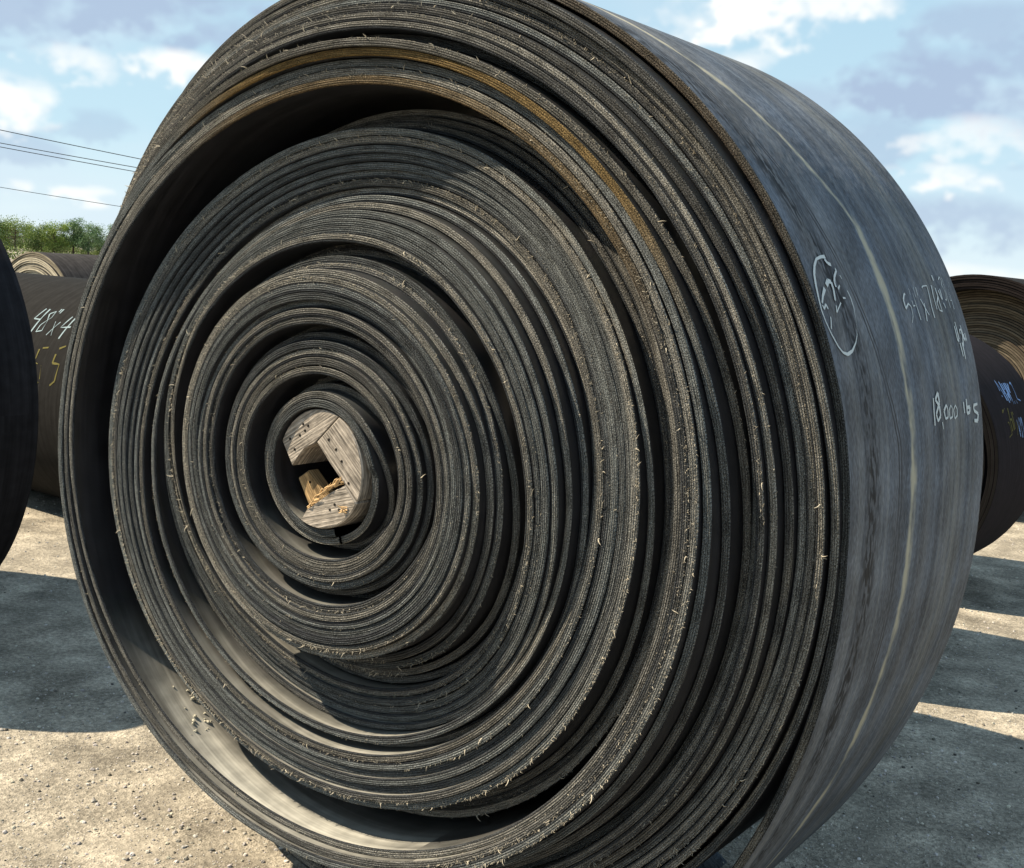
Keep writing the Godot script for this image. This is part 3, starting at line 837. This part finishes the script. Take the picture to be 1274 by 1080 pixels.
func mirrored(strokes: Array, shift: float, turn: float) -> Array:
	# for writing read from the other side of a roll
	var out := []
	for s in strokes:
		var q := []
		for i in range(0, s.size(), 2):
			q.append(1.12 - s[i] + shift)
			q.append(180.0 - s[i + 1] - turn)
		out.append(q)
	return out

# ---------------------------------------------------------------- yard
func ground():
	var st := SurfaceTool.new()
	st.begin(Mesh.PRIMITIVE_TRIANGLES)
	var n := 24
	for i in n:
		for j in n:
			var q := []
			for c: Vector2 in [Vector2(i, j), Vector2(i + 1, j), Vector2(i + 1, j + 1), Vector2(i, j + 1)]:
				var x := (c.x / n - 0.5) * 2.0
				var z := (c.y / n - 0.5) * 2.0
				q.append(Vector3(signf(x) * pow(absf(x), 3.0) * 900.0, 0.0, signf(z) * pow(absf(z), 3.0) * 900.0 - 5.0))
			for k in [0, 1, 2, 0, 2, 3]:
				st.set_normal(Vector3.UP); st.set_uv(Vector2(q[k].x, q[k].z) * 0.11); st.add_vertex(q[k])
	tag(put("ground", st.commit(), m.ground), "pale packed gravel yard", "", "", "structure")
	rng.seed = 900
	for v in 3:
		var all: Array[Transform3D] = []
		var cols := PackedColorArray()
		for i in 15000:
			var d := 2.6 + 8.5 * pow(rng.randf(), 1.5)
			var a := rng.randf_range(-0.52, 0.52)
			var sz := 0.0025 + 0.0065 * pow(rng.randf(), 6.0)
			var p := Vector3(sin(a) * d, sz * rng.randf_range(0.0, 0.3), -cos(a) * d)
			if na.get_noise_2d(p.x * 30.0, p.z * 30.0) < rng.randf_range(-0.6, 0.25): continue
			all.append(Transform3D(Basis.from_euler(Vector3(rng.randf_range(-0.5, 0.5), rng.randf() * 6.3, rng.randf_range(-0.5, 0.5))).scaled(Vector3.ONE * sz), p))
			var g := rng.randf_range(0.22, 0.55) if rng.randf() < 0.93 else rng.randf_range(0.06, 0.14)
			cols.append(Color(g, g * rng.randf_range(0.92, 0.98), g * rng.randf_range(0.78, 0.94)))
		tag(scatter("gravel", stone_mesh(60 + v, 0.3), all, m.stone, cols), "loose gravel of broken stone on the yard", "gravel", "loose gravel", "stuff")

func tree(at: Vector3, height: float, spread: float, seed_: int, label: String, green: Color):
	rng.seed = seed_
	var t := thing("tree", label, "tree", at, rng.randf() * TAU, "trees along the far edge of the yard")
	var st := SurfaceTool.new()
	st.begin(Mesh.PRIMITIVE_TRIANGLES)
	var tips: Array[Vector3] = []
	tube(st, PackedVector3Array([Vector3.ZERO, Vector3(0.04, height * 0.35, 0.02), Vector3(-0.03, height * 0.62, 0.05), Vector3(0.05, height * 0.88, 0)]), PackedFloat32Array([height * 0.032, height * 0.024, height * 0.015, height * 0.004]), 7)
	for i in 24:
		var y0 := height * rng.randf_range(0.1, 0.8)
		var a := rng.randf() * TAU
		var reach := spread * rng.randf_range(0.45, 1.0) * (1.0 - 0.45 * absf(y0 / height - 0.5))
		var e := Vector3(cos(a) * reach, y0 + height * rng.randf_range(0.05, 0.22), sin(a) * reach)
		tube(st, PackedVector3Array([Vector3(0, y0, 0), Vector3(e.x * 0.5, lerpf(y0, e.y, 0.35), e.z * 0.5), e]), PackedFloat32Array([height * 0.010, height * 0.007, height * 0.002]), 5)
		tips.append(e)
	tips.append(Vector3(0, height * 0.92, 0))
	put("trunk", st.commit(), m.bark, t)
	st = SurfaceTool.new()
	st.begin(Mesh.PRIMITIVE_TRIANGLES)
	for e in tips:
		var rad := spread * rng.randf_range(0.3, 0.52)
		var tint := rng.randf_range(0.7, 1.35)
		for i in 260:
			var d := Vector3(rng.randfn(), rng.randfn() * 0.75, rng.randfn()) * rad * 0.5
			var p := e + d
			if p.y < height * 0.1: continue
			var n := Vector3(rng.randf_range(-1, 1), rng.randf_range(-0.2, 1.2), rng.randf_range(-1, 1)).normalized()
			var u := n.cross(Vector3(rng.randfn(), rng.randfn(), rng.randfn())).normalized() * rng.randf_range(0.045, 0.09)
			var w := n.cross(u).normalized() * u.length() * 0.6
			var c := green * tint * rng.randf_range(0.8, 1.25)
			for q: Vector3 in [p - u, p + w, p + u, p - u, p + u, p - w]:
				st.set_normal(n); st.set_color(Color(c.r * 1.7, c.g * 1.7, c.b * 1.7, 1)); st.add_vertex(q)
	put("crown", st.commit(), m.leaf, t)

func background():
	tree(Vector3(-61.2, 0, -137.0), 3.9, 2.0, 201, "grey-green tree at the left edge of the photo, beyond the rolls", Color(0.075, 0.115, 0.045))
	tree(Vector3(-58.3, 0, -138.3), 3.5, 2.2, 202, "second tree from the left edge, broad and yellow-green, beyond the rolls", Color(0.10, 0.135, 0.035))
	tree(Vector3(-56.3, 0, -141.0), 2.6, 1.9, 203, "lowest bushy tree between the two taller pairs beyond the rolls", Color(0.085, 0.12, 0.045))
	tree(Vector3(-54.3, 0, -139.6), 3.5, 1.6, 204, "upright yellow-green tree with dark trunk, third from the big roll", Color(0.095, 0.13, 0.03))
	tree(Vector3(-52.7, 0, -141.3), 3.95, 1.35, 205, "tallest thin tree with an airy dark crown, second from the big roll", Color(0.06, 0.10, 0.045))
	tree(Vector3(-50.7, 0, -140.6), 3.7, 1.7, 206, "grey-green tree right beside the big roll's left edge", Color(0.065, 0.105, 0.05))
	tree(Vector3(-48.0, 0, -143.0), 3.4, 1.3, 207, "tree behind the big roll's left rim, last of the row", Color(0.075, 0.11, 0.045))
	for i in 6:
		tree(Vector3(-66.0 + 3.6 * i, 0, -152.0 + i * 0.8), 2.35 + 0.5 * sin(i * 2.1), 1.9, 220 + i, ["pale hazy tree of the back row at the left edge", "back-row tree behind the gap between the two leftmost trees", "back-row tree filling the dip beside the low bushy tree", "back-row tree behind the upright yellow-green one", "back-row tree behind the tallest thin one", "back-row tree by the big roll's left rim"][i], Color(0.07, 0.105, 0.05))
	rng.seed = 333
	var bush := SurfaceTool.new()
	bush.begin(Mesh.PRIMITIVE_TRIANGLES)
	for i in 22000:
		var along := rng.randf()
		var p := Vector3(-75.0, 0, -141.0).lerp(Vector3(-38.0, 0, -152.0), along) + Vector3(rng.randfn() * 0.3, 0, rng.randfn() * 1.2)
		if i >= 16000: p = Vector3(-50.0, 0, -86.0).lerp(Vector3(-22.0, 0, -98.0), along) + Vector3(rng.randfn() * 0.3, 0, rng.randfn() * 0.8)
		p.y = (0.55 if i >= 16000 else 0.62) * (1.15 + 1.6 * na.get_noise_2d(along * 900.0, 4.0)) * pow(rng.randf(), 0.7)
		var n := Vector3(rng.randf_range(-1, 1), rng.randf_range(-0.2, 1.2), rng.randf_range(-1, 1)).normalized()
		var u := n.cross(Vector3(rng.randfn(), rng.randfn(), rng.randfn())).normalized() * rng.randf_range(0.07, 0.13)
		var w := n.cross(u).normalized() * u.length() * 0.6
		var g := rng.randf_range(0.6, 1.3) * (0.9 + na.get_noise_2d(along * 3000.0, 9.0))
		for q: Vector3 in [p - u, p + w, p + u, p - u, p + u, p - w]:
			bush.set_normal(n); bush.set_color(Color(0.13 * g, 0.17 * g, 0.06 * g)); bush.add_vertex(q)
	tag(put("undergrowth", bush.commit(), m.leaf), "dense green undergrowth under the far trees at the left", "undergrowth", "", "stuff")
	# overhead wires, far beyond the yard
	var lines := [
		[Vector3(-27.89, 7.2, -64.2), Vector3(-21.85, 6.4, -66.5), 0.021, "topmost overhead wire in the left sky"],
		[Vector3(-27.89, 6.53, -64.21), Vector3(-22.04, 5.91, -66.44), 0.02, "upper wire of the close pair in the left sky"],
		[Vector3(-28.09, 6.36, -64.66), Vector3(-22.31, 5.72, -66.88), 0.02, "lower wire of the close pair in the left sky"],
		[Vector3(-37.84, 5.14, -87.14), Vector3(-31.2, 4.49, -89.73), 0.02, "lowest thin overhead wire just above the trees"]]
	for l in lines:
		var st := SurfaceTool.new()
		st.begin(Mesh.PRIMITIVE_TRIANGLES)
		var path := PackedVector3Array()
		var rad := PackedFloat32Array()
		for i in 41:
			var k := -2.0 + 0.15 * i
			var p: Vector3 = l[0].lerp(l[1], k)
			p.y += 0.03 * (k - 0.5) * (k - 0.5)
			path.append(p); rad.append(l[2])
		tube(st, path, rad, 5)
		tag(put("overhead_wire", st.commit(), m.wire), l[3], "wire", "overhead wires in the left sky")
	# long low shed beyond the right-hand rolls
	var b := thing("shed", "long low pale shed with a rust-red roof edge, at the far right behind the rolls", "shed", Vector3(29.0, 0, -57.0), -0.38)
	var st := SurfaceTool.new()
	st.begin(Mesh.PRIMITIVE_TRIANGLES)
	box(st, Vector3(-7, 0, -4), Vector3(7, 2.42, 0))
	st.generate_normals()
	put("wall", st.commit(), m.paint_pale, b)
	st = SurfaceTool.new()
	st.begin(Mesh.PRIMITIVE_TRIANGLES)
	box(st, Vector3(-7.2, 2.42, -4.2), Vector3(7.2, 2.56, 0.25))
	st.generate_normals()
	put("roof", st.commit(), m.paint_rust, b)
	st = SurfaceTool.new()
	st.begin(Mesh.PRIMITIVE_TRIANGLES)
	box(st, Vector3(-1.2, 0, 0.002), Vector3(1.2, 2.1, 0.05))
	st.generate_normals()
	put("door", st.commit(), m.paint_rust, b)

func _ready():
	# camera, sky, sun, exposure
	var cam := Camera3D.new()
	cam.name = "camera"
	add_child(cam)
	var pit := 0.1384
	var rol := -0.0623
	var fwd := Vector3(0, -sin(pit), -cos(pit))
	var right0 := Vector3(1, 0, 0)
	var up0 := Vector3(0, cos(pit), -sin(pit))
	cam.basis = Basis(right0 * cos(rol) - up0 * sin(rol), right0 * sin(rol) + up0 * cos(rol), -fwd)
	cam.position = Vector3(0, 1.7185, 0)
	cam.fov = 39.95
	cam.near = 0.05
	cam.far = 3000.0
	cam.current = true
	na.seed = 5; na.frequency = 0.01; na.fractal_octaves = 4
	nb.seed = 6; nb.frequency = 0.01; nb.fractal_octaves = 2
	nc.seed = 7; nc.frequency = 0.01; nc.fractal_octaves = 2
	rng.seed = 4711
	var env := Environment.new()
	env.background_mode = Environment.BG_SKY
	env.sky = make_sky()
	env.background_energy_multiplier = 0.475
	env.tonemap_mode = Environment.TONE_MAPPER_LINEAR
	env.tonemap_exposure = 2.4
	env.sdfgi_enabled = true
	env.ssao_enabled = true
	env.ssil_enabled = true
	var we := WorldEnvironment.new()
	we.name = "world_environment"
	we.environment = env
	add_child(we)
	var sun := DirectionalLight3D.new()
	sun.name = "sun"
	add_child(sun)
	sun.light_energy = 1.4
	sun.light_color = Color(1.0, 0.93, 0.82)
	sun.light_angular_distance = 0.5
	sun.shadow_enabled = true
	sun.basis = Basis.looking_at(-Vector3(-0.6701, 0.7415, -0.0332))
	# the place
	make_materials()
	m.wood_right = m.wood_grey.duplicate()
	m.wood_right.uv1_scale = Vector3(1, 1, 1)
	setup_wraps()
	ground()
	rng.seed = 50
	big_roll()
	core()
	dirt_on_roll()
	other_rolls()
	background()
